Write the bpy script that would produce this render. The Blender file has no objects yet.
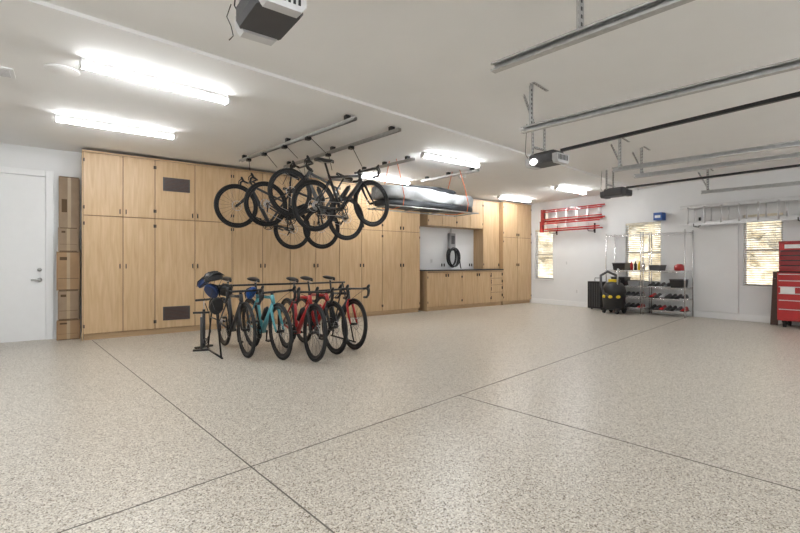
import bpy, math, random
from mathutils import Vector, Matrix
random.seed(7)
S = bpy.context.scene
try:
    S.view_settings.view_transform = 'Standard'
except Exception:
    pass

# ------------------------------------------------------------------ materials
def newmat(name):
    m = bpy.data.materials.new(name); m.use_nodes = True
    nt = m.node_tree
    return m, nt, nt.nodes['Principled BSDF']

def mat(name, col, rough=0.5, metal=0.0, var=0.06, scale=8.0, coat=0.0, bump=0.0):
    m, nt, b = newmat(name)
    b.inputs['Roughness'].default_value = rough
    b.inputs['Metallic'].default_value = metal
    if coat: b.inputs['Coat Weight'].default_value = coat
    tc = nt.nodes.new('ShaderNodeTexCoord')
    n = nt.nodes.new('ShaderNodeTexNoise'); n.inputs['Scale'].default_value = scale
    n.inputs['Detail'].default_value = 4
    nt.links.new(tc.outputs['Object'], n.inputs['Vector'])
    r = nt.nodes.new('ShaderNodeValToRGB')
    r.color_ramp.elements[0].position = 0.3; r.color_ramp.elements[1].position = 0.7
    r.color_ramp.elements[0].color = tuple(c*(1-var) for c in col)+(1,)
    r.color_ramp.elements[1].color = tuple(min(1, c*(1+var)) for c in col)+(1,)
    nt.links.new(n.outputs['Fac'], r.inputs['Fac'])
    nt.links.new(r.outputs['Color'], b.inputs['Base Color'])
    if bump:
        bp = nt.nodes.new('ShaderNodeBump'); bp.inputs['Strength'].default_value = bump
        bp.inputs['Distance'].default_value = 0.01
        nt.links.new(n.outputs['Fac'], bp.inputs['Height'])
        nt.links.new(bp.outputs['Normal'], b.inputs['Normal'])
    return m

def emat(name, col, strength):
    m, nt, b = newmat(name)
    b.inputs['Base Color'].default_value = (*col, 1)
    b.inputs['Emission Color'].default_value = (*col, 1)
    b.inputs['Emission Strength'].default_value = strength
    return m

def woodmat(name, c1, c2, horiz=False):
    m, nt, b = newmat(name)
    tc = nt.nodes.new('ShaderNodeTexCoord')
    mp = nt.nodes.new('ShaderNodeMapping')
    mp.inputs['Scale'].default_value = (1.2, 14, 14) if horiz else (14, 14, 1.2)
    nt.links.new(tc.outputs['Object'], mp.inputs['Vector'])
    n = nt.nodes.new('ShaderNodeTexNoise'); n.inputs['Scale'].default_value = 1.6
    n.inputs['Detail'].default_value = 6; n.inputs['Distortion'].default_value = 0.6
    nt.links.new(mp.outputs['Vector'], n.inputs['Vector'])
    r = nt.nodes.new('ShaderNodeValToRGB')
    r.color_ramp.elements[0].position = 0.28; r.color_ramp.elements[1].position = 0.72
    r.color_ramp.elements[0].color = (*c1, 1); r.color_ramp.elements[1].color = (*c2, 1)
    nt.links.new(n.outputs['Fac'], r.inputs['Fac'])
    nt.links.new(r.outputs['Color'], b.inputs['Base Color'])
    b.inputs['Roughness'].default_value = 0.42
    return m

def floormat():
    m, nt, b = newmat('epoxy_flake_floor')
    tc = nt.nodes.new('ShaderNodeTexCoord')
    v = nt.nodes.new('ShaderNodeTexVoronoi'); v.inputs['Scale'].default_value = 165
    v.inputs['Randomness'].default_value = 1
    nt.links.new(tc.outputs['Object'], v.inputs['Vector'])
    sx = nt.nodes.new('ShaderNodeSeparateColor')
    nt.links.new(v.outputs['Color'], sx.inputs['Color'])
    r = nt.nodes.new('ShaderNodeValToRGB'); cr = r.color_ramp
    cr.interpolation = 'CONSTANT'
    cols = [(0, (.13, .10, .075)), (.08, (.31, .265, .21)), (.22, (.48, .435, .37)), (.48, (.58, .54, .47)), (.76, (.71, .67, .60)), (.93, (.39, .365, .33))]
    cr.elements[0].position = 0; cr.elements[0].color = (*cols[0][1], 1)
    cr.elements[1].position = cols[1][0]; cr.elements[1].color = (*cols[1][1], 1)
    for p, c in cols[2:]:
        e = cr.elements.new(p); e.color = (*c, 1)
    nt.links.new(sx.outputs[0], r.inputs['Fac'])
    b.inputs['Roughness'].default_value = .33
    nt.links.new(r.outputs['Color'], b.inputs['Base Color'])
    b.inputs['Specular IOR Level'].default_value = .45
    return m

WALL = mat('wall_paint', (.80, .805, .81), .7, var=.015, scale=3, bump=.03)
CEIL = mat('ceiling_paint', (.89, .89, .885), .8, var=.01, scale=3, bump=.03)
TRIM = mat('trim_paint', (.86, .865, .87), .4, var=.01)
FLOOR = floormat()
JOINT = mat('joint_filler', (.12, .105, .09), .7)
WOOD = woodmat('maple_door', (.49, .325, .17), (.61, .43, .255))
WOODH = woodmat('maple_horizontal', (.47, .31, .165), (.58, .41, .245), True)
CARC = mat('cabinet_carcass', (.16, .085, .035), .6)
BLACK = mat('black_plastic', (.018, .018, .02), .4)
BLACKM = mat('black_metal', (.02, .02, .022), .35, metal=.4)
RUBBER = mat('tyre_rubber', (.015, .015, .016), .75)
DGREY = mat('dark_grey', (.07, .07, .075), .5)
MGREY = mat('mid_grey', (.3, .3, .31), .5)
LGREY = mat('light_grey_plastic', (.62, .62, .63), .5)
STEEL = mat('galvanised_steel', (.50, .50, .50), .4, metal=.75, var=.12, scale=20)
CHROME = mat('chrome_wire', (.75, .75, .77), .25, metal=1.0)
ALU = mat('aluminium', (.72, .72, .73), .35, metal=.8)
RED = mat('red_paint', (.45, .016, .018), .3, coat=.4)
DRED = mat('dark_red_paint', (.27, .012, .014), .35, coat=.4)
TEAL = mat('celeste_paint', (.10, .36, .41), .3, coat=.4)
BLUE = mat('blue_plastic', (.015, .08, .32), .4)
NAVY = mat('navy_plastic', (.015, .035, .11), .4)
YEL = mat('yellow_plastic', (.75, .55, .03), .4)
ORANGE = mat('orange_strap', (.75, .16, .04), .6)
CARD = mat('cardboard', (.33, .21, .115), .8, var=.1, scale=5)
CARD2 = mat('cardboard_grey', (.29, .21, .14), .8, var=.1, scale=5)
CARDE = mat('cardboard_edge', (.10, .06, .03), .9)
TAPE = mat('packing_tape', (.40, .30, .19), .35)
COUNTER = mat('counter_laminate', (.03, .03, .032), .3)
TARP = mat('grey_tarp', (.50, .52, .54), .7, var=.3, scale=4, bump=.6)
DTARP = mat('dark_tarp', (.05, .055, .062), .7, var=.3, scale=5, bump=.6)
WHITE = mat('white_plastic', (.8, .8, .8), .4)
BLIND = mat('woven_blind', (.74, .68, .56), .6, var=.15, scale=9)
TUBE = emat('led_diffuser', (.97, .99, 1.0), 61)
LENS = emat('opener_bulb', (1.0, .97, .92), 6)
BROWN = mat('brown_board', (.09, .045, .03), .5)
def glassmat():
    m, nt, b = newmat('window_glass')
    b.inputs['Base Color'].default_value = (.97, .98, 1, 1); b.inputs['Roughness'].default_value = .0
    b.inputs['Transmission Weight'].default_value = 1; b.inputs['IOR'].default_value = 1.02
    return m
GLASS = glassmat()
def hedgemat():
    m, nt, b = newmat('sunlit_foliage')
    tc = nt.nodes.new('ShaderNodeTexCoord')
    n = nt.nodes.new('ShaderNodeTexNoise'); n.inputs['Scale'].default_value = 4; n.inputs['Detail'].default_value = 9; n.inputs['Roughness'].default_value = .7
    nt.links.new(tc.outputs['Object'], n.inputs['Vector'])
    r = nt.nodes.new('ShaderNodeValToRGB'); cr = r.color_ramp
    cr.elements[0].position = .3; cr.elements[0].color = (.22, .16, .09, 1)
    cr.elements[1].position = .70; cr.elements[1].color = (.88, .84, .75, 1)
    for p, c in ((.42, (.45, .36, .21, 1)), (.54, (.68, .59, .42, 1))):
        e = cr.elements.new(p); e.color = c
    nt.links.new(n.outputs['Fac'], r.inputs['Fac']); nt.links.new(r.outputs['Color'], b.inputs['Base Color'])
    b.inputs['Roughness'].default_value = .8
    return m
HEDGE = hedgemat()
GRAVEL = mat('gravel', (.55, .50, .43), .9, var=.25, scale=40)

# ------------------------------------------------------------------ mesh builder
class MB:
    def __init__(s): s.v = []; s.f = []; s.m = []; s.sm = []; s.mats = []
    def mi(s, m):
        if m not in s.mats: s.mats.append(m)
        return s.mats.index(m)
    def add(s, vs, fs, m, smooth=False):
        o = len(s.v); s.v += [tuple(x) for x in vs]; i = s.mi(m)
        for f in fs:
            s.f.append([a+o for a in f]); s.m.append(i); s.sm.append(smooth)
    def box(s, x0, x1, y0, y1, z0, z1, m, M=None):
        vs = [Vector(p) for p in [(x0,y0,z0),(x1,y0,z0),(x1,y1,z0),(x0,y1,z0),(x0,y0,z1),(x1,y0,z1),(x1,y1,z1),(x0,y1,z1)]]
        if M: vs = [M @ p for p in vs]
        s.add(vs, [(0,3,2,1),(4,5,6,7),(0,1,5,4),(1,2,6,5),(2,3,7,6),(3,0,4,7)], m)
    def prism(s, poly, z0, z1, m):
        n = len(poly)
        vs = [(x,y,z0) for x,y in poly]+[(x,y,z1) for x,y in poly]
        fs = [tuple(range(n))[::-1], tuple(range(n,2*n))]+[(i,(i+1)%n,n+(i+1)%n,n+i) for i in range(n)]
        s.add(vs, fs, m)
    def tube(s, pts, r, m, n=8, closed=False):
        pts = [Vector(p) for p in pts]; k = len(pts)
        rs = r if isinstance(r, (list, tuple)) else [r]*k
        T = []
        for i in range(k):
            if closed: t = pts[(i+1)%k]-pts[i-1]
            else: t = pts[min(i+1,k-1)]-pts[max(i-1,0)]
            T.append(t.normalized())
        a = Vector((0,0,1)) if abs(T[0].z) < .9 else Vector((0,1,0))
        u = T[0].cross(a).normalized(); vs = []
        for i in range(k):
            u = (u - T[i]*u.dot(T[i])).normalized(); w = T[i].cross(u)
            for j in range(n):
                g = 2*math.pi*j/n
                vs.append(pts[i]+(u*math.cos(g)+w*math.sin(g))*rs[i])
        fs = []
        for i in range(k if closed else k-1):
            i2 = (i+1)%k
            for j in range(n):
                j2 = (j+1)%n
                fs.append((i*n+j, i*n+j2, i2*n+j2, i2*n+j))
        if not closed:
            fs.append(tuple(range(n))[::-1]); fs.append(tuple((k-1)*n+j for j in range(n)))
        s.add(vs, fs, m, n > 4)
    def ring(s, c, R, r, m, ax='y', seg=40, n=8, R2=None):
        c = Vector(c); pts = []; R2 = R2 or R
        for i in range(seg):
            g = 2*math.pi*i/seg; a, b = R*math.cos(g), R2*math.sin(g)
            pts.append(c+Vector({'y':(a,0,b),'x':(0,a,b),'z':(a,b,0)}[ax]))
        s.tube(pts, r, m, n, True)
    def ell(s, c, rx, ry, rz, m, nu=16, nv=10, zmin=-1.0):
        vs = []; fs = []
        for i in range(nv+1):
            ph = -math.pi/2+math.pi*i/nv
            for j in range(nu):
                th = 2*math.pi*j/nu
                vs.append((c[0]+rx*math.cos(ph)*math.cos(th), c[1]+ry*math.cos(ph)*math.sin(th), c[2]+rz*max(zmin, math.sin(ph))))
        for i in range(nv):
            for j in range(nu):
                fs.append((i*nu+j, i*nu+(j+1)%nu, (i+1)*nu+(j+1)%nu, (i+1)*nu+j))
        s.add(vs, fs, m, True)
    def loft(s, secs, m, cap=True, smooth=True):
        n = len(secs[0]); vs = [p for q in secs for p in q]; fs = []
        for i in range(len(secs)-1):
            for j in range(n):
                fs.append((i*n+j, i*n+(j+1)%n, (i+1)*n+(j+1)%n, (i+1)*n+j))
        if cap: fs.append(tuple(range(n))[::-1]); fs.append(tuple((len(secs)-1)*n+j for j in range(n)))
        s.add(vs, fs, m, smooth)
    def build(s, name, parent=None, M=None, bevel=0):
        me = bpy.data.meshes.new(name); me.from_pydata(s.v, [], s.f)
        for m in s.mats: me.materials.append(m)
        me.polygons.foreach_set('material_index', s.m)
        me.polygons.foreach_set('use_smooth', s.sm)
        me.update()
        o = bpy.data.objects.new(name, me); S.collection.objects.link(o)
        if M is not None: o.matrix_world = M
        if parent: o.parent = parent
        if bevel:
            b = o.modifiers.new('bevel', 'BEVEL'); b.width = bevel; b.segments = 2; b.limit_method = 'ANGLE'
        return o
def empty(name, loc=(0,0,0), M=None):
    e = bpy.data.objects.new(name, None); S.collection.objects.link(e); e.empty_display_size = .1
    if M is not None: e.matrix_world = M
    else: e.location = loc
    return e
def T(x, y, z, rz=0): return Matrix.Translation((x, y, z)) @ Matrix.Rotation(math.radians(rz), 4, 'Z')

# ------------------------------------------------------------------ room
XW, YW, X0, Y0, ZC = 10.72, 8.5, -2.6, -2.6, 2.87
b = MB(); b.box(X0-.15, XW+.15, Y0-.15, YW+.15, -.1, 0, FLOOR); b.build('floor')
def strip(name, p, q, w=.008):
    p, q = Vector(p), Vector(q); d = (q-p).normalized(); n = Vector((-d.y, d.x))*w/2
    mb = MB(); mb.prism([tuple(p-n), tuple(q-n), tuple(q+n), tuple(p+n)], -.002, .0012, JOINT); mb.build(name)
strip('trim_1', (X0, 2.387+.146*X0), (XW, 2.387+.146*XW))
strip('trim_2', (1.34, Y0), (.24, 8.0))
strip('trim_3', (2.70, 2.78), (3.32, Y0))

b = MB()
b.box(X0-.15, XW+.15, Y0-.15, YW+.15, ZC+.03, ZC+.15, CEIL)
b.build('ceiling')
b = MB(); b.prism([(X0, 3.52), (XW, 5.0), (XW, YW), (X0, YW)], ZC, ZC+.031, CEIL); b.build('trim_4')

def wallgrid(name, axis, pos, th, a0, a1, z0, z1, holes):
    aa = sorted({a0, a1, *[h[0] for h in holes], *[h[1] for h in holes]})
    zz = sorted({z0, z1, *[h[2] for h in holes], *[h[3] for h in holes]})
    mb = MB()
    for i in range(len(aa)-1):
        for j in range(len(zz)-1):
            ca, cz = (aa[i]+aa[i+1])/2, (zz[j]+zz[j+1])/2
            if any(h[0] < ca < h[1] and h[2] < cz < h[3] for h in holes): continue
            if axis == 'x': mb.box(pos, pos+th, aa[i], aa[i+1], zz[j], zz[j+1], WALL)
            else: mb.box(aa[i], aa[i+1], pos, pos+th, zz[j], zz[j+1], WALL)
    return mb.build(name)
wins = [(7.33, 7.92, .70, 2.10), (4.52, 5.33, .70, 2.10), (2.38, 3.0, .70, 2.10)]
wallgrid('wall_end', 'x', XW, .14, Y0, YW, 0, ZC+.03, wins)
DX0, DX1, DZ = -1.22, -.30, 2.46
wallgrid('wall_cabinet', 'y', YW, .14, X0, XW, 0, ZC+.03, [(DX0, DX1, 0, DZ)])
gd = [(.30, 2.75, 0, 2.3), (4.25, 6.9, 0, 2.3), (7.65, 10.15, 0, 2.3)]
wallgrid('wall_garage_doors', 'y', Y0-.14, .14, X0, XW, 0, ZC+.03, gd)
wallgrid('wall_near', 'x', X0-.14, .14, Y0, YW, 0, ZC+.03, [])
for k, g in enumerate(gd):
    mb = MB()
    for i in range(4):
        z0 = i*.575
        mb.box(g[0], g[1], Y0-.09, Y0-.05, z0+.001, z0+.574, TRIM)
        n = 4; w = (g[1]-g[0])/n
        for j in range(n):
            mb.box(g[0]+j*w+.08, g[0]+(j+1)*w-.08, Y0-.05, Y0-.035, z0+.1, z0+.47, TRIM)
    mb.build('door_%d' % (k+2))

# windows
for k, (y0, y1, z0, z1) in enumerate(wins):
    e = empty('window_%d' % (k+1), (XW, (y0+y1)/2, z0)); inv = Matrix.Translation((-XW, -(y0+y1)/2, -z0))
    mb = MB(); t = .035; x0, x1 = XW+.05, XW+.10
    mb.box(x0, x1, y0, y0+t, z0, z1, TRIM); mb.box(x0, x1, y1-t, y1, z0, z1, TRIM)
    mb.box(x0, x1, y0+t, y1-t, z0, z0+t, TRIM); mb.box(x0, x1, y0+t, y1-t, z1-t, z1, TRIM)
    zm = (z0+z1)/2; mb.box(x0, x1, y0+t, y1-t, zm-.02, zm+.02, TRIM)
    mb.box(XW-.03, XW+.05, y0-.03, y1+.03, z0-.025, z0, TRIM)
    mb.build('frame', e, inv)
    mb = MB(); mb.box(XW+.09, XW+.095, y0+t, y1-t, z0+t, z1-t, GLASS); mb.build('glass', e, inv)
    mb = MB()
    ns = 30
    for i in range(ns):
        z = z0+.02+(z1-z0-.07)*i/(ns-1)
        M = Matrix.Translation((XW+.03, 0, z)) @ Matrix.Rotation(math.radians(14), 4, 'Y')
        mb.box(-.024, .024, y0+.012, y1-.012, -.0015, .0015, BLIND, M)
    mb.box(XW+.008, XW+.05, y0+.01, y1-.01, z1-.045, z1-.002, BLIND)
    for yy in (y0+.12, y1-.12): mb.tube([(XW+.03, yy, z0+.02), (XW+.03, yy, z1-.03)], .0025, BLIND, 4)
    mb.build('blind', e, inv)
# outside: gravel yard and a sunlit hedge
mb = MB(); mb.box(XW+.15, 24, -6, 14, -.15, -.05, GRAVEL); mb.build('yard_ground')
mb = MB(); ny, nz = 90, 26; vs = []; fs = []; rr = random.Random(3)
for i in range(ny+1):
    for j in range(nz+1):
        y = -5+18*i/ny; z = -.05+4.2*j/nz
        vs.append((15.2+.25*math.sin(y*1.9)+.18*math.sin(z*3.1+y)+rr.uniform(-.16, .16)+.12*z, y, z+(rr.uniform(-.1,.2) if j == nz else 0)))
for i in range(ny):
    for j in range(nz): fs.append((i*(nz+1)+j, i*(nz+1)+j+1, (i+1)*(nz+1)+j+1, (i+1)*(nz+1)+j))
mb.add(vs, fs, HEDGE, True); mb.box(16.2, 16.5, -5, 13, -.05, 3.6, HEDGE); mb.build('hedge')

# service door
e = empty('door_1', (DX0, YW, 0)); inv = Matrix.Translation((-DX0, -YW, 0))
mb = MB(); mb.box(DX0+.018, DX1-.018, YW+.02, YW+.065, 0, DZ-.018, TRIM); mb.build('slab', e, inv, .003)
mb = MB()
for a, c in ((DX0-.075, DX0+.016), (DX1-.016, DX1+.075)): mb.box(a, c, YW-.018, YW+.12, 0, DZ+.075, TRIM)
mb.box(DX0+.018, DX1-.018, YW-.018, YW+.12, DZ-.016, DZ+.075, TRIM)
mb.box(DX0, DX1, YW+.1, YW+.13, 0, DZ, TRIM)
mb.build('casing', e, inv, .004)
mb = MB(); xx = DX1-.09
mb.tube([(xx, YW+.02, .9), (xx, YW-.02, .9), (xx, YW-.03, .9)], [.03, .03, .012], STEEL, 16)
mb.tube([(xx, YW-.03, .9), (xx-.1, YW-.035, .9)], .009, STEEL, 8)
mb.tube([(xx, YW+.02, 1.05), (xx, YW-.015, 1.05)], .027, STEEL, 16)
mb.build('lever_handle', e, inv)
# baseboards
mb = MB(); mb.box(XW-.016, XW, Y0, YW, 0, .13, TRIM); mb.build('baseboard_end', bevel=.003)
mb = MB(); mb.box(X0, DX0-.076, YW-.016, YW, 0, .13, TRIM); mb.box(DX1+.076, .11, YW-.016, YW, 0, .13, TRIM)
mb.box(6.55, 6.74, YW-.016, YW, 0, .13, TRIM); mb.build('baseboard_cabinet', bevel=.003)

# ------------------------------------------------------------------ cabinets
CF = 8.03
def cab_run(name, xs, zsplits, yf=CF, z0=0, top=2.80, toe=.09, knobs=True, endp=True):
    e = empty(name, (xs[0], YW, z0)); inv = Matrix.Translation((-xs[0], -YW, -z0))
    mb = MB(); mb.box(xs[0], xs[-1], yf+.02, YW-.001, z0+toe, top, CARC)
    if toe: mb.box(xs[0]+.01, xs[-1]-.01, yf+.05, YW-.001, z0, z0+toe, WOODH)
    mb.build('carcass', e, inv)
    mb = MB(); mb.box(xs[0]-.012, xs[0], yf+.0, YW-.001, z0, top, WOOD)
    mb.box(xs[0]-.012, xs[-1], yf-.012, YW-.001, top, top+.025, WOODH)
    if z0 > 0: mb.box(xs[0], xs[-1], yf, YW-.001, z0-.004, z0, WOODH)
    mb.build('end_panel_and_cap', e, inv)
    mb = MB(); kb = MB()
    for i in range(len(xs)-1):
        zz = zsplits if not callable(zsplits) else zsplits(i)
        for j in range(len(zz)-1):
            g = .005
            mb.box(xs[i]+g, xs[i+1]-g, yf, yf+.02, zz[j]+g, zz[j+1]-g, WOOD)
            if knobs:
                kx = xs[i+1]-.04 if i % 2 == 0 else xs[i]+.04
                kz = zz[j+1]-.10 if j == 0 and zz[j+1] > 1 else (zz[j]+.08 if zz[j] > 1 else zz[j+1]-.08)
                if j == 0 and zz[j+1] > 1.5: kz = 1.1
                kb.box(kx-.006, kx+.006, yf-.025, yf+.001, kz-.035, kz+.035, BLACKM)
                hx = xs[i]+.012 if i % 2 == 0 else xs[i+1]-.012
                for hz in (zz[j]+.12, zz[j+1]-.12): kb.box(hx-.008, hx+.008, yf-.006, yf+.001, hz-.025, hz+.025, BLACKM)
    mb.build('doors', e, inv, .003)
    if kb.v: kb.build('pulls', e, inv)
    return e, inv
tall = [.09, 1.86, 2.80]
e1, inv = cab_run('tall_storage_cabinet', [.128, .63, 1.066, 1.66, 2.265], tall)
mb = MB()
for (zc, hh) in ((2.43, .11), (.33, .11)):
    x0, x1 = 1.18, 1.58
    mb.box(x0, x1, CF-.012, CF, zc-hh, zc+hh, DGREY)
    for i in range(9):
        z = zc-hh+.02+i*(2*hh-.04)/8
        mb.box(x0+.02, x1-.02, CF-.02, CF-.010, z-.005, z+.005, BROWN)
mb.build('louvre_vents', e1, inv)
cab_run('tall_storage_cabinet', [2.28+i*(6.54-2.28)/8 for i in range(9)], tall)
cab_run('tall_storage_cabinet', [9.475, 10.08, 10.70], tall)
e2, inv = cab_run('base_cabinet', [6.765, 7.39, 7.905, 8.48, 8.98, 9.455], lambda i: [.09, .925] if i < 4 else [.09, .36, .56, .74, .925], top=.93)
mb = MB(); mb.box(6.74, 9.458, CF-.03, YW-.001, .956, .985, COUNTER); mb.build('countertop', e2, inv, .004)
cab_run('wall_cabinet', [6.89, 7.36, 7.84, 8.32, 8.80], [2.06, 2.80], yf=8.15, z0=2.06, toe=0)
cab_run('wall_cabinet', [8.815, 9.455], [.992, 2.80], yf=8.15, z0=.992, toe=0)

# ------------------------------------------------------------------ lights
def led(x, y, rz=0, L=1.24, zc=None):
    z = ZC if zc is None else zc
    e = empty('led_shop_light', M=T(x, y, z, rz))
    mb = MB(); mb.box(-L/2, L/2, -.044, .044, -.038, 0, WHITE)
    mb.box(-L/2-.006, -L/2+.008, -.05, .05, -.08, -.018, WHITE); mb.box(L/2-.008, L/2+.006, -.05, .05, -.08, -.018, WHITE)
    o = mb.build('housing'); o.parent = e
    mb = MB(); secs = []
    for xx in (-L/2+.01, L/2-.01):
        secs.append([(xx, .048*math.cos(g), -.044-.033*math.sin(g)) for g in [math.radians(-6+192*i/12) for i in range(13)]])
    mb.loft(secs, TUBE); o = mb.build('diffuser'); o.parent = e
led(.67, 4.66, 7); led(.46, 6.5); led(4.98, 5.3, 1); led(5.05, 7.3, 4); led(9.35, 7.55, 0); led(9.25, 5.85, 3)
Z2 = ZC+.03
for x, y in ((-1.7, 3.9), (.4, .9), (-1.6, -.9), (3.3, -1.2), (5.4, -1.3), (8.6, -1.4), (7.9, .2), (-1.7, 1.6), (5.2, .0)):  # extra unseen fixtures, added outside the view to brighten floor and ceiling
    led(x, y, 0, zc=Z2 if y < 3.2 else ZC)

mb = MB(); mb.tube([(0,0,0), (0,0,-.004), (0,0,-.008)], [.13, .13, .12], CEIL, 32)
mb.build('ceiling_speaker', M=T(-.07, 4.96, ZC))
mb = MB(); mb.box(-.2, .2, -.12, .12, -.012, 0, TRIM)
for i in range(6): mb.box(-.17, .17, -.09+i*.034, -.075+i*.034, -.017, -.012, LGREY)
mb.build('ceiling_vent', M=T(-.62, 5.3, ZC))
mb = MB(); mb.tube([(0,0,0), (0,0,-.03), (0,0,-.045)], [.07, .068, .05], WHITE, 24); mb.build('smoke_detector', M=T(6.2, 6.3, ZC))

# ------------------------------------------------------------------ garage door hardware
def angle_bar(mb, p, q, m, w=.035):
    p, q = Vector(p), Vector(q); d = (q-p); L = d.length; d.normalize()
    up = Vector((0,1,0)) if abs(d.z) > .8 else Vector((0,0,1))
    s = d.cross(up).normalized(); t = s.cross(d)
    M = Matrix((( d.x, s.x, t.x, p.x), (d.y, s.y, t.y, p.y), (d.z, s.z, t.z, p.z), (0,0,0,1)))
    mb.box(0, L, 0, w, 0, .004, m, M); mb.box(0, L, 0, .004, 0, w, m, M)
    n = int(L/.045)
    for i in range(n): mb.box(i*.045+.012, i*.045+.034, .004, .0055, w*.35, w*.65, BLACK, M)
    for i in range(n): mb.box(i*.045+.012, i*.045+.034, w*.35, w*.65, -.0015, 0, BLACK, M)
def track(x_end, y_end, x_door, z=2.45, hb=.12, diag=True):
    mb = MB()
    pts = [(x_end, y_end), (x_door, Y0+.45)]
    d = (Vector(pts[1])-Vector(pts[0])); n = Vector((-d.y, d.x)).normalized()
    def seg(a, bb, z0, z1, m): mb.prism([tuple(Vector(pts[0])+n*a), tuple(Vector(pts[1])+n*a), tuple(Vector(pts[1])+n*bb), tuple(Vector(pts[0])+n*bb)], z0, z1, m)
    seg(-.025, .025, z+.052, z+.056, STEEL); seg(-.025, .025, z-.004, z, STEEL); seg(.021, .025, z, z+.052, STEEL)
    seg(-.025, -.022, z, z+.012, STEEL); seg(-.025, -.022, z+.042, z+.052, STEEL)
    secs = []
    for i in range(9):
        g = math.pi/2*i/8; secs.append((x_door, Y0+.45-.38*math.sin(g), z+.026-.38*(1-math.cos(g))))
    secs.append((x_door, Y0+.07, .05)); mb.tube(secs, .026, STEEL, 6)
    top = ZC+.03
    L = y_end-(Y0+.45)
    def at(dy): return x_end+(x_door-x_end)*dy/L, y_end-dy
    hx, hy = at(hb)
    angle_bar(mb, (hx, hy, z+.05), (hx, hy, top), STEEL, .045)
    if diag:
        angle_bar(mb, (hx+.04, hy, z+.06), (hx+.16, hy+.22, top), STEEL, .025)
    angle_bar(mb, (hx-.05, hy-.02, top-.006), (hx+.25, hy+.03, top-.006), STEEL, .03)
    xm, ym = at(L*.62)
    angle_bar(mb, (xm, ym, z+.05), (xm, ym, top), STEEL)
    mb.build('garage_door_track')
track(2.30, 2.04, 2.82, hb=.62, diag=False); track(3.61, 2.82, 4.26); track(6.19, 3.26, 6.95); track(6.92, 3.3, 7.6); track(9.5, 3.3, 10.2); track(-.1, 1.3, .24)
mb = MB(); ZS = 2.68; mb.tube([(4.1, Y0+.1, ZS), (10.3, Y0+.1, ZS)], .016, STEEL, 8)
for x in (4.3, 6.8, 7.7, 10.05): mb.tube([(x, Y0+.1, ZS), (x+.09, Y0+.1, ZS)], .06, BLACKM, 14)
for x in (4.1, 6.95, 7.55, 10.2): mb.box(x, x+.03, Y0+.002, Y0+.14, ZS-.06, ZS+.06, STEEL)
mb.build('torsion_shaft')

def opener(x, y, z, light=True, side=LGREY, railx=None, sc=1.0):
    e = empty('garage_door_opener', (x, y, z))
    Ms = Matrix.Scale(sc, 4)
    mb = MB()
    def sec(yy, k): return [(-.15*k, yy, .03), (-.13*k, yy, .0), (.13*k, yy, .0), (.15*k, yy, .03), (.15*k, yy, .11), (.11*k, yy, .15), (-.11*k, yy, .15), (-.15*k, yy, .11)]
    mb.loft([sec(-.17, .93), sec(-.15, 1), sec(.15, 1), sec(.17, .93)], DGREY, smooth=False)
    for i in range(8): mb.box(-.05+i*.02, -.04+i*.02, -.172, -.168, .04, .11, BLACK)
    o = mb.build('motor_housing', M=Ms); o.parent = e
    mb = MB()
    mb.loft([[(-.13, yy, .02), (-.10, yy, -.015), (.10, yy, -.015), (.13, yy, .02), (.13, yy, .10), (-.13, yy, .10)] for yy in (.16, .24)], side, smooth=False)
    mb.loft([[(-.13, yy, .02), (-.10, yy, -.015), (.10, yy, -.015), (.13, yy, .02), (.13, yy, .10), (-.13, yy, .10)] for yy in (-.24, -.168)], side, smooth=False)
    for i in range(7):
        mb.box(-.10+i*.03, -.085+i*.03, -.243, -.24, .02, .085, BLACK)
        mb.box(-.10+i*.03, -.085+i*.03, .24, .243, .02, .085, BLACK)
    o = mb.build('light_cover', M=Ms); o.parent = e
    if light:
        mb = MB(); mb.ell((0, .245, .045), .075, .045, .045, LENS); mb.ell((-.155, .08, .03), .03, .05, .04, LENS); o = mb.build('bulb'); o.parent = e
    top = ZC+.03-z
    mb = MB()
    for sx in (-.12, .12): angle_bar(mb, (sx, .1, .13), (sx, .1, top), STEEL)
    angle_bar(mb, (-.13, .1, .2), (.13, .1, .2), STEEL)
    o = mb.build('hanger'); o.parent = e
    mb = MB(); rx = (railx-x) if railx else 0
    mb.prism([(-.018, -.2), (.018, -.2), (.018+rx, Y0+.03-y), (-.018+rx, Y0+.03-y)], .12, .155, BLACKM)
    mb.box(rx-.03, rx+.03, Y0+.002-y, Y0+.03-y, .06, .18, STEEL)
    o = mb.build('rail'); o.parent = e
    mb = MB(); mb.tube([(-.1, .2, .1), (-.12, .23, .16), (-.1, .22, top)], .004, BLACK, 5); o = mb.build('cord'); o.parent = e
opener(.87, 2.38, 2.47, light=False, sc=.92, railx=1.5)
opener(4.70, 3.3, 2.36, railx=4.6, sc=.95)
opener(8.2, 4.25, 2.40, light=False, side=DGREY, railx=8.5)
mb = MB(); mb.tube([(0,0,.12), (-.02,.01,.05), (.0,0,-.0), (.012,0,-.05), (-.01,0,-.08)], .003, BLACK, 5); mb.build('release_cord', M=T(.70, 2.50, 2.45))

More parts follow.
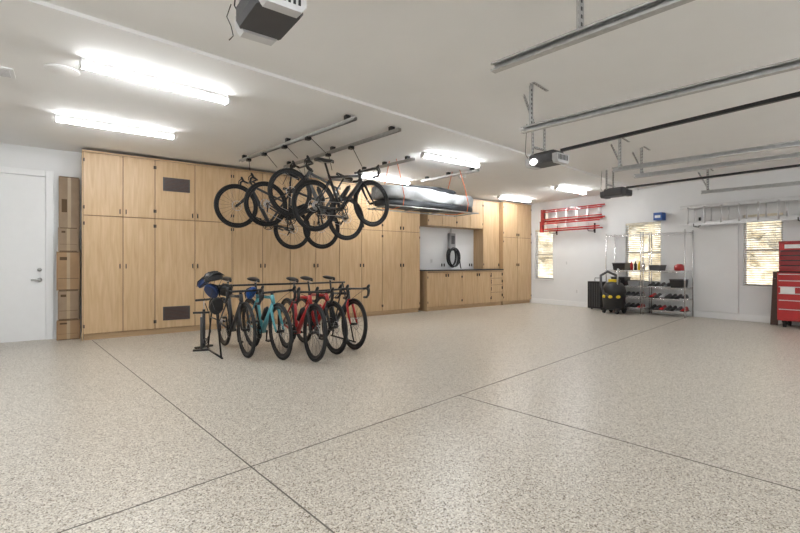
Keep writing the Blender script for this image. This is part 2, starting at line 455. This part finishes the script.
# ------------------------------------------------------------------ bikes
def bike(name, rear, front, col, accent=None, flat=False, rimcol=None, roll=0, bottle=None, tr=.018):
    accent = accent or BLACK; rimcol = rimcol or BLACKM
    R, F = Vector(rear), Vector(front)
    x = (F-R).normalized(); y = Vector((0,0,1)).cross(x).normalized(); z = x.cross(y)
    M = Matrix(((x.x,y.x,z.x,R.x),(x.y,y.y,z.y,R.y),(x.z,y.z,z.z,R.z),(0,0,0,1)))
    M = M @ Matrix.Translation((0,0,-.34)) @ Matrix.Rotation(math.radians(roll), 4, 'X')
    e = empty(name, M=M)
    def fin(mb, n):
        o = mb.build(n); o.parent = e
    WB = .99
    for nm, cx in (('wheel_rear', 0), ('wheel_front', WB)):
        mb = MB(); c = (cx, 0, .34)
        mb.ring(c, .34-tr, tr, RUBBER, seg=48)
        for dy in (-.009, .009): mb.ring((cx, dy, .34), .301, .007, rimcol, seg=48, n=6)
        vs = []; fs = []; n = 48
        for k, (rr, yy) in enumerate(((.308, -.011), (.268, -.006), (.268, .006), (.308, .011))):
            for i in range(n):
                g = 2*math.pi*i/n; vs.append((cx+rr*math.cos(g), yy, .34+rr*math.sin(g)))
        for k in range(4):
            for i in range(n): fs.append((k*n+i, k*n+(i+1)%n, ((k+1)%4)*n+(i+1)%n, ((k+1)%4)*n+i))
        mb.add(vs, fs, rimcol, False)
        mb.tube([(cx, -.045, .34), (cx, .045, .34)], .017, BLACKM, 10)
        for i in range(22):
            g = 2*math.pi*i/22; g2 = g+(.35 if i % 4 < 2 else -.35); s = .03 if i % 2 else -.03
            mb.tube([(cx+.018*math.cos(g2), s, .34+.018*math.sin(g2)), (cx+.275*math.cos(g), 0, .34+.275*math.sin(g))], .0014, BLACKM, 3)
        mb.ring((cx, .028, .34), .075, .004, STEEL, seg=20, n=4)
        fin(mb, nm)
    BB = (.41, 0, .272); ST = (.275, 0, .74); HB = (.83, 0, .64); HT = (.797, 0, .76)
    mb = MB()
    mb.tube([BB, ST], [.022, .018], col, 10); mb.tube([(.29,0,.71), (.803,0,.735)], [.017, .020], col, 10)
    mb.tube([BB, (.825, 0, .655)], [.032, .030], col, 10); mb.tube([HB, HT], .025, col, 12)
    mb.tube([(.41, -.04, .272), (.41, .04, .272)], .026, col, 12)
    for s in (-1, 1):
        mb.tube([(.41, .03*s, .272), (.2, .045*s, .30), (0, .06*s, .34)], [.015, .012, .009], col, 8)
        mb.tube([(.29, .012*s, .68), (.2, .03*s, .565), (0, .06*s, .34)], [.011, .010, .008], col, 8)
    fin(mb, 'frame')
    mb = MB()
    for s in (-1, 1): mb.tube([(.84, .012*s, .635), (.865, .045*s, .58), (.93, .05*s, .44), (WB, .05*s, .34)], [.016, .019, .015, .011], accent, 8)
    mb.tube([(.835, 0, .66), (.84, 0, .62)], .024, accent, 10)
    fin(mb, 'fork')
    mb = MB()
    mb.tube([HT, (.787, 0, .80)], .018, BLACK, 10); mb.tube([(.787, 0, .79), (.88, 0, .805)], .015, BLACK, 8)
    if flat:
        mb.tube([(.84, -.32, .83), (.87, -.12, .825), (.88, 0, .805), (.87, .12, .825), (.84, .32, .83)], .014, BLACK, 8)
        for s in (-1, 1): mb.tube([(.85, .2*s, .825), (.93, .22*s, .80)], .007, BLACK, 6)
    else:
        mb.tube([(.88, -.19, .805), (.88, 0, .805), (.88, .19, .805)], .013, BLACK, 8)
        for s in (-1, 1):
            mb.tube([(.88, .185*s, .805), (.925, .205*s, .81), (.965, .21*s, .805), (.985, .212*s, .775), (.975, .214*s, .72), (.94, .216*s, .69), (.86, .22*s, .685)], .016, BLACK, 8)
            mb.tube([(.95, .21*s, .81), (.995, .21*s, .85), (1.005, .21*s, .865)], [.020, .019, .01], BLACK, 8)
            mb.tube([(.995, .21*s, .83), (1.02, .21*s, .78), (1.01, .21*s, .73)], [.009, .007, .005], BLACKM, 6)
            mb.tube([(.93, .2*s, .80), (.96, .1*s, .76), (.86, .02*s, .66)], .003, BLACK, 4)
    fin(mb, 'handlebar')
    mb = MB()
    mb.tube([(.28, 0, .72), (.235, 0, .90)], .0145, BLACK, 8)
    for s in (-1, 1): mb.tube([(.12, .03*s, .925), (.2, .022*s, .90), (.30, .02*s, .90), (.36, .012*s, .925)], .0035, STEEL, 5)
    secs = []
    for (xx, w, zt) in ((.095, .045, .962), (.11, .068, .966), (.16, .070, .960), (.21, .045, .955), (.27, .024, .953), (.34, .019, .950), (.375, .012, .942)):
        secs.append([(xx, w*math.cos(g), zt-.018+.018*math.sin(g)*(1 if math.sin(g) > 0 else 1.6)) for g in [2*math.pi*i/12 for i in range(12)]])
    mb.loft(secs, BLACK); fin(mb, 'saddle')
    mb = MB()
    mb.ring((.41, -.048, .272), .092, .006, BLACKM, seg=28, n=5); mb.ring((.41, -.042, .272), .068, .005, BLACKM, seg=24, n=5)
    for i in range(5):
        g = 2*math.pi*i/5; mb.tube([(.41, -.046, .272), (.41+.09*math.cos(g), -.048, .272+.09*math.sin(g))], .007, BLACKM, 5)
    ca = random.uniform(0, 3)
    for s, q in ((-1, 0), (1, math.pi)):
        px, pz = .41+.17*math.cos(ca+q), .272+.17*math.sin(ca+q)
        mb.tube([(.41, .06*s, .272), (px, .072*s, pz)], [.012, .009], BLACKM, 6)
        mb.box(px-.045, px+.045, .075*s-(.05 if s < 0 else 0), .075*s+(.05 if s > 0 else 0), pz-.01, pz+.01, BLACK)
    for k, rr in enumerate((.055, .048, .041, .034, .028)): mb.ring((0, -.03-.004*k, .34), rr, .003, STEEL, seg=18, n=4)
    mb.tube([(.41, -.048, .364), (0, -.04, .39)], .003, STEEL, 4)
    mb.tube([(.41, -.048, .18), (.05, -.045, .215), (.01, -.045, .22)], .003, STEEL, 4)
    mb.tube([(.01, -.05, .32), (.02, -.055, .27), (.035, -.05, .215)], [.012, .012, .008], BLACKM, 6)
    fin(mb, 'drivetrain')
    if bottle:
        mb = MB(); p, q = Vector((.50, 0, .40)), Vector((.63, 0, .53)); o = Vector((-.04, 0, .04))
        mb.tube([p+o, q+o, q+o+(q-p)*.08, q+o+(q-p)*.2], [.034, .034, .02, .016], bottle, 12)
        mb.tube([p+o*.4, p+o*.4+(q-p)*.8], .006, BLACK, 5)
        fin(mb, 'water_bottle')
    return e
DARKF = mat('graphite_paint', (.022, .024, .03), .3, coat=.5)
GREYF = mat('grey_paint', (.09, .095, .10), .3, coat=.5)
bike('road_bicycle', (2.54, 5.30, 1.90), (3.52, 5.43, 2.02), DARKF, bottle=BLACK)
bike('road_bicycle', (3.40, 5.98, 1.84), (2.44, 5.90, 2.15), GREYF, bottle=BLACK)
bike('road_bicycle', (2.33, 6.50, 2.03), (3.27, 6.55, 1.72), DARKF, bottle=BLACK)
bike('road_bicycle', (2.98, 7.05, 1.72), (2.05, 7.0, 2.03), DARKF)
bike('road_bicycle', (1.70, 6.40, .34), (1.70, 5.41, .34), DARKF, roll=1)
bike('road_bicycle', (1.98, 6.05, .34), (2.00, 5.06, .34), TEAL, accent=TEAL, bottle=BLACK, roll=3)
bike('road_bicycle', (2.32, 5.72, .34), (2.26, 4.73, .34), RED, accent=BLACK, bottle=BLACK, roll=-2, tr=.022)
bike('road_bicycle', (2.68, 5.95, .34), (2.66, 4.96, .34), RED, accent=BLACK, bottle=RED, roll=2)
bike('road_bicycle', (3.03, 6.08, .34), (3.00, 5.09, .34), DARKF, accent=RED, roll=-2)

def hoist(xf, y0, y1, cords):
    mb = MB(); z = ZC-.05
    def bar(a, c, za, zb): mb.prism([(xf(y0)+a, y0), (xf(y0)+c, y0), (xf(y1)+c, y1), (xf(y1)+a, y1)], za, zb, STEEL)
    bar(-.022, .022, z, z+.004); bar(-.022, -.018, z-.035, z); bar(.018, .022, z-.035, z)
    for y in (y0+.15, (y0+y1)/2, y1-.15): mb.box(xf(y)-.03, xf(y)+.03, y-.03, y+.03, z+.004, ZC, BLACKM)
    for (cx, y, zb) in cords:
        x = xf(y)
        mb.tube([(x, y, z-.01), (cx, y, zb)], .005, BLACK, 5)
        mb.box(x-.03, x+.03, y-.035, y+.035, z-.07, z-.03, BLACKM)
    mb.build('bike_hoist_rail')
hoist(lambda y: 2.60-.14*(y-4.36), 4.36, 7.3, [(2.72, 5.33, 2.62), (2.58, 5.92, 2.64), (2.5, 6.5, 2.6), (2.25, 7.0, 2.6)])
hoist(lambda y: 3.26-.11*(y-4.4), 4.4, 7.3, [(3.33, 5.4, 2.53), (3.15, 5.97, 2.55), (3.1, 6.55, 2.4), (2.8, 7.03, 2.45)])
hoist(lambda y: 4.38-.12*(y-5.3), 5.5, 6.9, [])
hoist(lambda y: 5.85-.12*(y-5.3), 5.5, 6.9, [])

# cargo bundle slung under ceiling
e = empty('slung_cargo_bag', (4.05, 6.0, 2.05))
def bag(x0, x1, zc, hz, hy, m, nz, name, n=26, k=24, seedv=1, p=.35, z2=None):
    rs = random.Random(seedv); mb = MB(); secs = []
    ph = [rs.uniform(0, 6) for _ in range(6)]
    for i in range(n+1):
        t = i/n; x = x0+(x1-x0)*t; s = min(1, (math.sin(math.pi*min(max(t, .002), .998)))**p)
        zz = zc+((z2-zc)*t if z2 else 0)
        sec = []
        for j in range(k):
            g = 2*math.pi*j/k
            w = 1+nz*math.sin(3*g+7*t+ph[0])+nz*.7*math.sin(5*g-13*t+ph[1])+nz*.5*math.sin(29*t+2*g+ph[2])
            cy, cz = math.cos(g), math.sin(g)
            cy = math.copysign(abs(cy)**.35, cy); cz = math.copysign(abs(cz)**.42, cz)
            sec.append((x-4.05, hy*s*cy*w, zz-2.05+hz*(.35+.65*s)*cz*w))
        secs.append(sec)
    mb.loft(secs, m); o = mb.build(name); o.parent = e
bag(4.02, 6.02, 2.14, .06, .27, DTARP, .04, 'lower_bundle', p=.10)
bag(3.98, 5.55, 2.31, .12, .29, TARP, .05, 'draped_tarp', seedv=5, p=.10, z2=2.28)
bag(5.35, 6.03, 2.28, .11, .27, TARP, .05, 'rolled_end', seedv=8, p=.15)
bag(4.4, 5.7, 2.44, .03, .22, DTARP, .08, 'top_roll', seedv=11)
mb = MB()
for x in (4.3, 5.75):
    for s in (-1, 1):
        mb.tube([(x-4.05, .32*s, .17), (x-4.05, .22*s, .5), (x-4.05, .1*s, ZC-2.05-.001)], .006, ORANGE, 5)
    mb.tube([(x-4.05, -.32, .17), (x-4.05, -.29, .03), (x-4.05, 0, -.0), (x-4.05, .29, .03), (x-4.05, .32, .17)], .007, ORANGE, 5)
for s in (-.3, .3): mb.tube([(-.05, s, .015), (1.98, s, .015)], .012, STEEL, 8)
for x in (.0, .65, 1.3, 1.93): mb.tube([(x, -.3, .015), (x, .3, .015)], .01, STEEL, 8)
o = mb.build('straps_and_cradle'); o.parent = e

# bicycle rack, helmets, pump
mb = MB()
for x in (1.44, 3.28):
    for yy in (5.55, 6.2): mb.tube([(x, 5.88, .86), (x, yy, .02)], .011, BLACKM, 8)
    mb.tube([(x, 5.5, .012), (x, 6.25, .012)], .012, BLACKM, 8)
    mb.tube([(x, 5.72, .45), (x, 6.03, .45)], .008, BLACKM, 8)
mb.tube([(1.36, 5.88, .86), (3.32, 5.88, .86)], .013, BLACKM, 8)
mb.build('bicycle_rack')
def helmet(x, y, z, c, rz, tilt=0, s_=.85):
    mb = MB()
    mb.ell((0, 0, 0), .14, .10, .10, c, 20, 12, zmin=-.25)
    for s in (-.7, -.25, .25, .7):
        mb.tube([(-.135, s*.09, .02), (-.05, s*.12, .102-.04*abs(s)), (.05, s*.12, .102-.04*abs(s)), (.135, s*.09, .02)], [.006, .014, .014, .006], BLACK, 6)
    mb.tube([(-.08, .08, -.02), (0, .06, -.14), (.03, 0, -.17), (0, -.06, -.14), (-.08, -.08, -.02)], .004, BLACK, 5)
    mb.build('bike_helmet', M=T(x, y, z, rz) @ Matrix.Rotation(math.radians(tilt), 4, 'Y') @ Matrix.Scale(s_, 4))
helmet(1.38, 5.77, .80, NAVY, 40, 50, .8); helmet(1.55, 5.78, .80, BLACK, 70, 30, .85); helmet(1.87, 5.76, .76, BLUE, 120, 60, .65)
helmet(1.40, 5.74, .96, BLACK, 200, 10, .85); helmet(1.43, 5.72, .62, BLACK, 90, 70, .8)
helmet(1.33, 5.9, .90, NAVY, 140, 40, .65)
mb = MB(); mb.tube([(0,0,.02), (0,0,.52)], .019, BLACK, 12); mb.tube([(0,0,.52), (0,0,.64)], .006, STEEL, 8)
mb.tube([(-.12,0,.65), (.12,0,.65)], .015, BLACK, 8); mb.box(-.12, .12, -.03, .03, 0, .025, BLACK); mb.ring((0,-.035,.09), .035, .008, DGREY, seg=16, n=6)
mb.tube([(.02,0,.06), (.10,0,.2), (.09,.02,.45), (.03,.02,.60)], .006, BLACK, 6)
mb.build('floor_pump', M=T(1.44, 6.42, 0, 20))
mb = MB(); mb.tube([(0,0,.02), (0,0,.44)], .016, DGREY, 12); mb.tube([(-.1,0,.5), (.1,0,.5)], .014, BLACK, 8); mb.tube([(0,0,.44),(0,0,.5)], .006, STEEL, 6); mb.box(-.1, .1, -.03, .03, 0, .022, BLACK)
mb.build('floor_pump', M=T(1.36, 6.2, 0, -20))

# ------------------------------------------------------------------ cardboard at the door
def flatbox(x0, x1, y, z0, z1, m, n=3):
    mb = MB()
    for i in range(n):
        dx = random.uniform(0, .02)
        a, c = x0+dx, x1-random.uniform(0, .02); yy = y+i*.03; zt = z1-(.0 if i == 0 else random.uniform(.005, .03))
        mb.box(a, c, yy, yy+.006, z0, zt, m); mb.box(a+.002, c-.002, yy+.006, yy+.018, z0, zt-.001, CARDE); mb.box(a, c, yy+.018, yy+.024, z0, zt, m)
    a, c = x0+.022, x1-.022
    mb.box(a, c, y-.002, y, z1-.012, z1-.001, CARDE); mb.box(a, c, y-.002, y, z0+.001, z0+.012, CARDE)
    mb.box(a, c, y-.0015, y, z0+(z1-z0)*.30, z0+(z1-z0)*.31, CARDE)
    mb.box((a+c)/2-.02, (a+c)/2+.02, y-.0012, y, z0+.014, z1-.014, TAPE)
    mb.box(a+.02, c-.14, y-.002, y, z0+(z1-z0)*.78, z0+(z1-z0)*.86, CARDE)
    mb.build('flattened_cardboard_box', bevel=.001)
flatbox(-.19, .10, 8.28, 0, .30, CARD); flatbox(-.18, .09, 8.28, .302, .74, CARD2); flatbox(-.19, .10, 8.28, .742, 1.32, CARD); flatbox(-.17, .08, 8.29, 1.322, 1.68, CARD2)
flatbox(-.17, .10, 8.39, 0, 2.46, CARD2, 3)

# ------------------------------------------------------------------ EV charger
e = empty('ev_charger', (7.93, YW-.004, 1.3))
mb = MB(); mb.box(-.09, .09, -.11, -.001, .22, .62, MGREY); mb.box(-.06, .06, -.118, -.11, .34, .56, DGREY)
mb.tube([(0, -.04, .62), (0, -.04, .75)], .018, LGREY, 8)
o = mb.build('charger_body', bevel=.01); o.parent = e
mb = MB()
for i in range(6): mb.ring((random.uniform(-.03, .03), -.05-.025*i, .0+random.uniform(-.02, .02)), .17+random.uniform(-.02, .02), .014, BLACK, seg=30, n=6, R2=.24)
mb.tube([(.02, -.12, .24), (.10, -.14, .15), (.2, -.14, -.02), (.26, -.12, -.25), (.30, -.1, -.29)], .014, BLACK, 6)
mb.tube([(0, -.005, .2), (0, -.2, .2)], .03, BLACK, 10)
o = mb.build('cable_coil'); o.parent = e

# ------------------------------------------------------------------ end wall items
def ladder(name, L, W, railm, M, rung=.30, step=False, hh=.035, stepm=None):
    mb = MB()
    for s in (0, 1):
        z = W*s
        if step and s:
            mb.box(.02, L-.06, -.055, -.035, z-.05-hh, z-.05+hh, railm); mb.box(.02, L-.06, -.055, -.035, .05-hh, .05+hh, railm)
        mb.box(0, L, -.006, .006, z-hh, z+hh, railm)
        mb.box(0, L, -.03, .0, z-hh-.002, z-hh+.003, railm); mb.box(0, L, -.03, .0, z+hh-.003, z+hh+.002, railm)
    n = int(L/rung)
    for i in range(n):
        x = .15+i*rung
        if step: mb.box(x-.03, x+.03, -.034, -.008, hh, W-hh, ALU)
        else: mb.tube([(x, -.015, 0), (x, -.015, W)], .016, ALU, 8)
    if step: mb.box(-.03, .06, -.06, .01, -hh-.01, W+hh+.01, DRED)
    return mb.build(name, M=M)
R90 = Matrix.Rotation(math.radians(-90), 4, 'Z')
ladder('step_ladder', 1.80, .30, RED, Matrix.Translation((XW-.10, 7.58, 2.31)) @ R90, step=True, hh=.015)
ladder('step_ladder', 1.75, .25, RED, Matrix.Translation((XW-.26, 7.50, 2.02)) @ R90, step=True, hh=.015)
ladder('extension_ladder', 3.4, .36, ALU, Matrix.Translation((XW-.20, 4.05, 1.97)) @ R90)
ladder('extension_ladder', 3.2, .32, ALU, Matrix.Translation((XW-.12, 3.95, 2.0)) @ R90)
for (yy, z) in ((7.2, 1.97), (6.1, 1.97), (3.75, 1.92), (2.1, 1.92), (1.0, 1.92)):
    mb = MB(); mb.tube([(XW-.014, yy, z+.16), (XW-.04, yy, z+.05), (XW-.06, yy, z-.01), (XW-.32, yy, z-.01), (XW-.33, yy, z+.05)], .009, BLACKM, 6)
    mb.box(XW-.012, XW-.002, yy-.02, yy+.02, z-.05, z+.2, BLACKM); mb.build('ladder_hook')
mb = MB(); mb.box(XW-.20, XW-.002, 4.42, 4.60, 2.11, 2.28, BLUE); mb.box(XW-.205, XW-.20, 4.45, 4.57, 2.16, 2.22, WHITE); mb.build('wall_hose_reel', bevel=.02)
mb = MB(); mb.box(XW-.035, XW-.001, 3.07, 4.02, .14, 1.93, WALL); mb.build('wall_board', bevel=.004)
mb = MB(); mb.box(0, .02, -.055, .055, 0, 1.0, BROWN); mb.build('leaning_board', M=Matrix.Translation((XW-.24, 2.46, .0)) @ Matrix.Rotation(math.radians(10), 4, 'Y'))

def rack(name, x0, x1, y0, y1, zt, levels):
    mb = MB()
    for x in (x0, x1):
        for y in (y0, y1): mb.tube([(x, y, 0), (x, y, zt)], .0125, CHROME, 8)
    for z in levels:
        for x in (x0, x1):
            mb.tube([(x, y0, z), (x, y1, z)], .005, CHROME, 5); mb.tube([(x, y0, z-.03), (x, y1, z-.03)], .004, CHROME, 5)
            k = int((y1-y0)/.06)
            for i in range(k): mb.tube([(x, y0+(y1-y0)*i/k, z), (x, y0+(y1-y0)*(i+.5)/k, z-.03), (x, y0+(y1-y0)*(i+1)/k, z)], .002, CHROME, 3)
        for y in (y0, y1): mb.tube([(x0, y, z), (x1, y, z)], .005, CHROME, 5)
        k = int((y1-y0)/.03)
        for i in range(1, k): mb.tube([(x0, y0+(y1-y0)*i/k, z), (x1, y0+(y1-y0)*i/k, z)], .0022, CHROME, 3)
    mb.build(name)
rack('wire_shelving', 10.25, 10.66, 4.75, 5.55, 1.85, (.12, .38, .62, .98, 1.80))
rack('wire_shelving', 10.25, 10.66, 3.86, 4.70, 1.85, (.12, .38, .62, .98, 1.80))
def bin_(x, y, z, w, d, h, m, lid):
    mb = MB()
    mb.loft([[(-d*.42, -w*.45, 0), (d*.42, -w*.45, 0), (d*.42, w*.45, 0), (-d*.42, w*.45, 0)], [(-d*.5, -w*.5, h*.9), (d*.5, -w*.5, h*.9), (d*.5, w*.5, h*.9), (-d*.5, w*.5, h*.9)]], m, smooth=False)
    mb.box(-d*.53, d*.53, -w*.53, w*.53, h*.9, h, lid); mb.build('storage_bin', M=T(x, y, z), bevel=.006)
bin_(10.45, 5.30, .625, .32, .3, .2, BLACK, DGREY); bin_(10.45, 4.95, .625, .24, .3, .13, MGREY, BLACK)
bin_(10.45, 4.05, .625, .26, .3, .18, BLACK, DGREY); bin_(10.45, 5.28, .985, .30, .3, .17, BLACK, DGREY); bin_(10.45, 4.48, .985, .24, .3, .12, DGREY, BLACK)
def shoe(mb, x, y, z, m, sole):
    secs = []
    for (t, w, h) in ((0, .03, .07), (.03, .036, .09), (.10, .036, .085), (.16, .042, .06), (.23, .045, .045), (.28, .03, .03)):
        secs.append([(x-t+.14, y+w*math.cos(g), z+.012+max(0, h*math.sin(g))) for g in [2*math.pi*i/12 for i in range(12)]])
    mb.loft(secs, m); mb.box(x-.14, x+.14, y-.042, y+.042, z, z+.014, sole)
mb = MB()
for z in (.125, .385):
    for y0 in (3.93, 4.82):
        for i in range(7): shoe(mb, 10.42, y0+i*.105, z, random.choice([BLACK, DGREY, RED, BLACK, BLACK, DGREY, LGREY]), random.choice([WHITE, BLACK]))
for i in range(4): shoe(mb, 10.42, 4.26+i*.11, .625, [DGREY, DGREY, BLACK, BLACK][i], WHITE)
mb.build('stored_shoes')
mb = MB()
secs = [[(10.40+.12*math.cos(g)*k, 4.02+.10*math.sin(g)*k, z) for g in [2*math.pi*i/14 for i in range(14)]] for k, z in ((.8, .985), (1, 1.01), (.95, 1.09), (.4, 1.13))]
mb.loft(secs, RED); mb.build('red_bag')
mb = MB()
for i, m in enumerate((RED, BLACK, YEL, MGREY)):
    y = 5.02-i*.085; mb.tube([(10.4, y, .986), (10.4, y, 1.12), (10.4, y, 1.15), (10.4, y, 1.19)], [.035, .035, .014, .013], m, 12)
mb.build('spray_bottles')

# black upright case and shop vacuum
mb = MB(); mb.box(-.12, .12, -.17, .17, .04, .70, BLACK)
for i in range(5): mb.box(-.127, -.12, -.14+i*.06, -.12+i*.06, .08, .66, DGREY)
for s in (-.13, .13): mb.tube([(0, s-.015, .02), (0, s+.015, .02)], .02, RUBBER, 10)
mb.tube([(0.06, -.08, .70), (0.06, -.08, .78), (0.06, .08, .78), (0.06, .08, .70)], .01, BLACK, 6)
mb.build('suitcase', M=T(10.38, 5.86, 0), bevel=.015)
e = empty('shop_vacuum', M=T(9.98, 5.22, 0) @ Matrix.Scale(1.08, 4))
mb = MB(); mb.tube([(0,0,.08), (0,0,.10), (0,0,.42), (0,0,.45), (0,0,.55), (0,0,.64), (0,0,.68)], [.18, .21, .23, .24, .22, .16, .06], BLACK, 24)
for g in (2.6, 3.3, 4.0): mb.ell((.2*math.cos(g), .2*math.sin(g), .36), .05, .05, .04, YEL)
mb.box(-.08, .08, -.08, .08, .66, .72, YEL)
o = mb.build('canister'); o.parent = e
mb = MB()
for i in range(4):
    g = math.pi/4+i*math.pi/2; mb.ell((.2*math.cos(g), .2*math.sin(g), .04), .04, .04, .04, RUBBER); mb.box(.2*math.cos(g)-.04, .2*math.cos(g)+.04, .2*math.sin(g)-.04, .2*math.sin(g)+.04, .06, .12, BLACK)
o = mb.build('casters'); o.parent = e
mb = MB(); mb.tube([(-.2, 0, .38), (-.30, .05, .42), (-.30, .12, .6), (-.2, .18, .80), (0, .14, .88), (.1, .0, .80), (.05, -.1, .68)], .026, DGREY, 10)
mb.tube([(-.1, -.12, .5), (-.1, -.14, .95)], .016, STEEL, 8)
o = mb.build('hose'); o.parent = e

# ------------------------------------------------------------------ tool chest
e = empty('tool_chest', (10.2, 1.80, 0))
mb = MB(); mb.box(0, .46, -.55, .55, .12, .98, RED); mb.box(.02, .44, -.53, .53, 1.0, 1.5, RED); mb.box(-.005, .465, -.555, .555, .98, 1.0, BLACK)
mb.box(0.015, .445, -.535, .535, 1.5, 1.54, DRED)
o = mb.build('cabinet', bevel=.006); o.parent = e
mb = MB()
rows = [(.14, .34), (.345, .50), (.505, .62), (.625, .74), (.745, .85), (.855, .965)]
for (a, c) in rows:
    for (y0, y1) in ((-.54, .12), (.13, .54)):
        mb.box(-.02, .0, y0, y1, a, c, RED); mb.box(-.032, -.02, y0+.02, y1-.02, c-.022, c-.008, ALU)
for (a, c) in ((1.02, 1.12), (1.125, 1.21), (1.215, 1.30), (1.305, 1.38)):
    for (y0, y1) in ((-.52, -.1), (-.09, .2), (.21, .52)):
        mb.box(0, .02, y0, y1, a, c, DRED); mb.box(-.012, .0, y0+.02, y1-.02, c-.026, c-.008, BLACK)
mb.box(.012, .02, .05, .45, 1.41, 1.48, WHITE); mb.box(-.023, -.02, .3, .5, .6, .72, WHITE)
o = mb.build('drawers', bevel=.002); o.parent = e
mb = MB()
for x in (.08, .38):
    for y in (-.46, .46):
        mb.tube([(x, y-.02, .06), (x, y+.02, .06)], .06, RUBBER, 16); mb.box(x-.03, x+.03, y-.035, y+.035, .085, .12, BLACKM)
mb.tube([(.1, .55, .88), (.1, .60, .88), (.36, .60, .88), (.36, .55, .88)], .012, BLACK, 8)
o = mb.build('casters_and_handle'); o.parent = e

# ------------------------------------------------------------------ outlets
for (x, y, z, ax) in ((6.65, YW-.006, 1.15, 'y'), (7.3, YW-.006, 1.2, 'y'), (XW-.006, 6.6, .4, 'x'), (XW-.006, 6.9, 1.15, 'x')):
    mb = MB()
    if ax == 'y': mb.box(x-.035, x+.035, y, y+.006, z-.057, z+.057, WHITE); mb.box(x-.015, x+.015, y-.002, y, z-.04, z+.04, LGREY)
    else: mb.box(x, x+.006, y-.035, y+.035, z-.057, z+.057, WHITE); mb.box(x-.002, x, y-.015, y+.015, z-.04, z+.04, LGREY)
    mb.build('wall_outlet')

# ------------------------------------------------------------------ sun, world, camera
sl = bpy.data.lights.new('sun', 'SUN'); sl.energy = 8; sl.angle = .01; sl.color = (1, .97, .92)
so = bpy.data.objects.new('sun', sl); S.collection.objects.link(so)
so.rotation_euler = Vector((.62, .15, -.77)).to_track_quat('-Z', 'Y').to_euler(); so.location = (0, 0, 8)
w = bpy.data.worlds.new('world'); S.world = w; w.use_nodes = True
nt = w.node_tree; bg = nt.nodes['Background']
sky = nt.nodes.new('ShaderNodeTexSky')
try:
    sky.sky_type = 'NISHITA'; sky.sun_disc = False; sky.sun_elevation = math.radians(50)
except Exception: pass
nt.links.new(sky.outputs[0], bg.inputs[0]); bg.inputs[1].default_value = .45
cd = bpy.data.cameras.new('camera'); cam = bpy.data.objects.new('camera', cd); S.collection.objects.link(cam)
cd.sensor_width = 36; cd.lens = 442/800*36; cd.shift_y = -3.5/800; cd.clip_start = .05
cam.location = (0, 0, 1.15); cam.rotation_euler = (math.radians(90), 0, -math.asin(.5957))
S.camera = cam
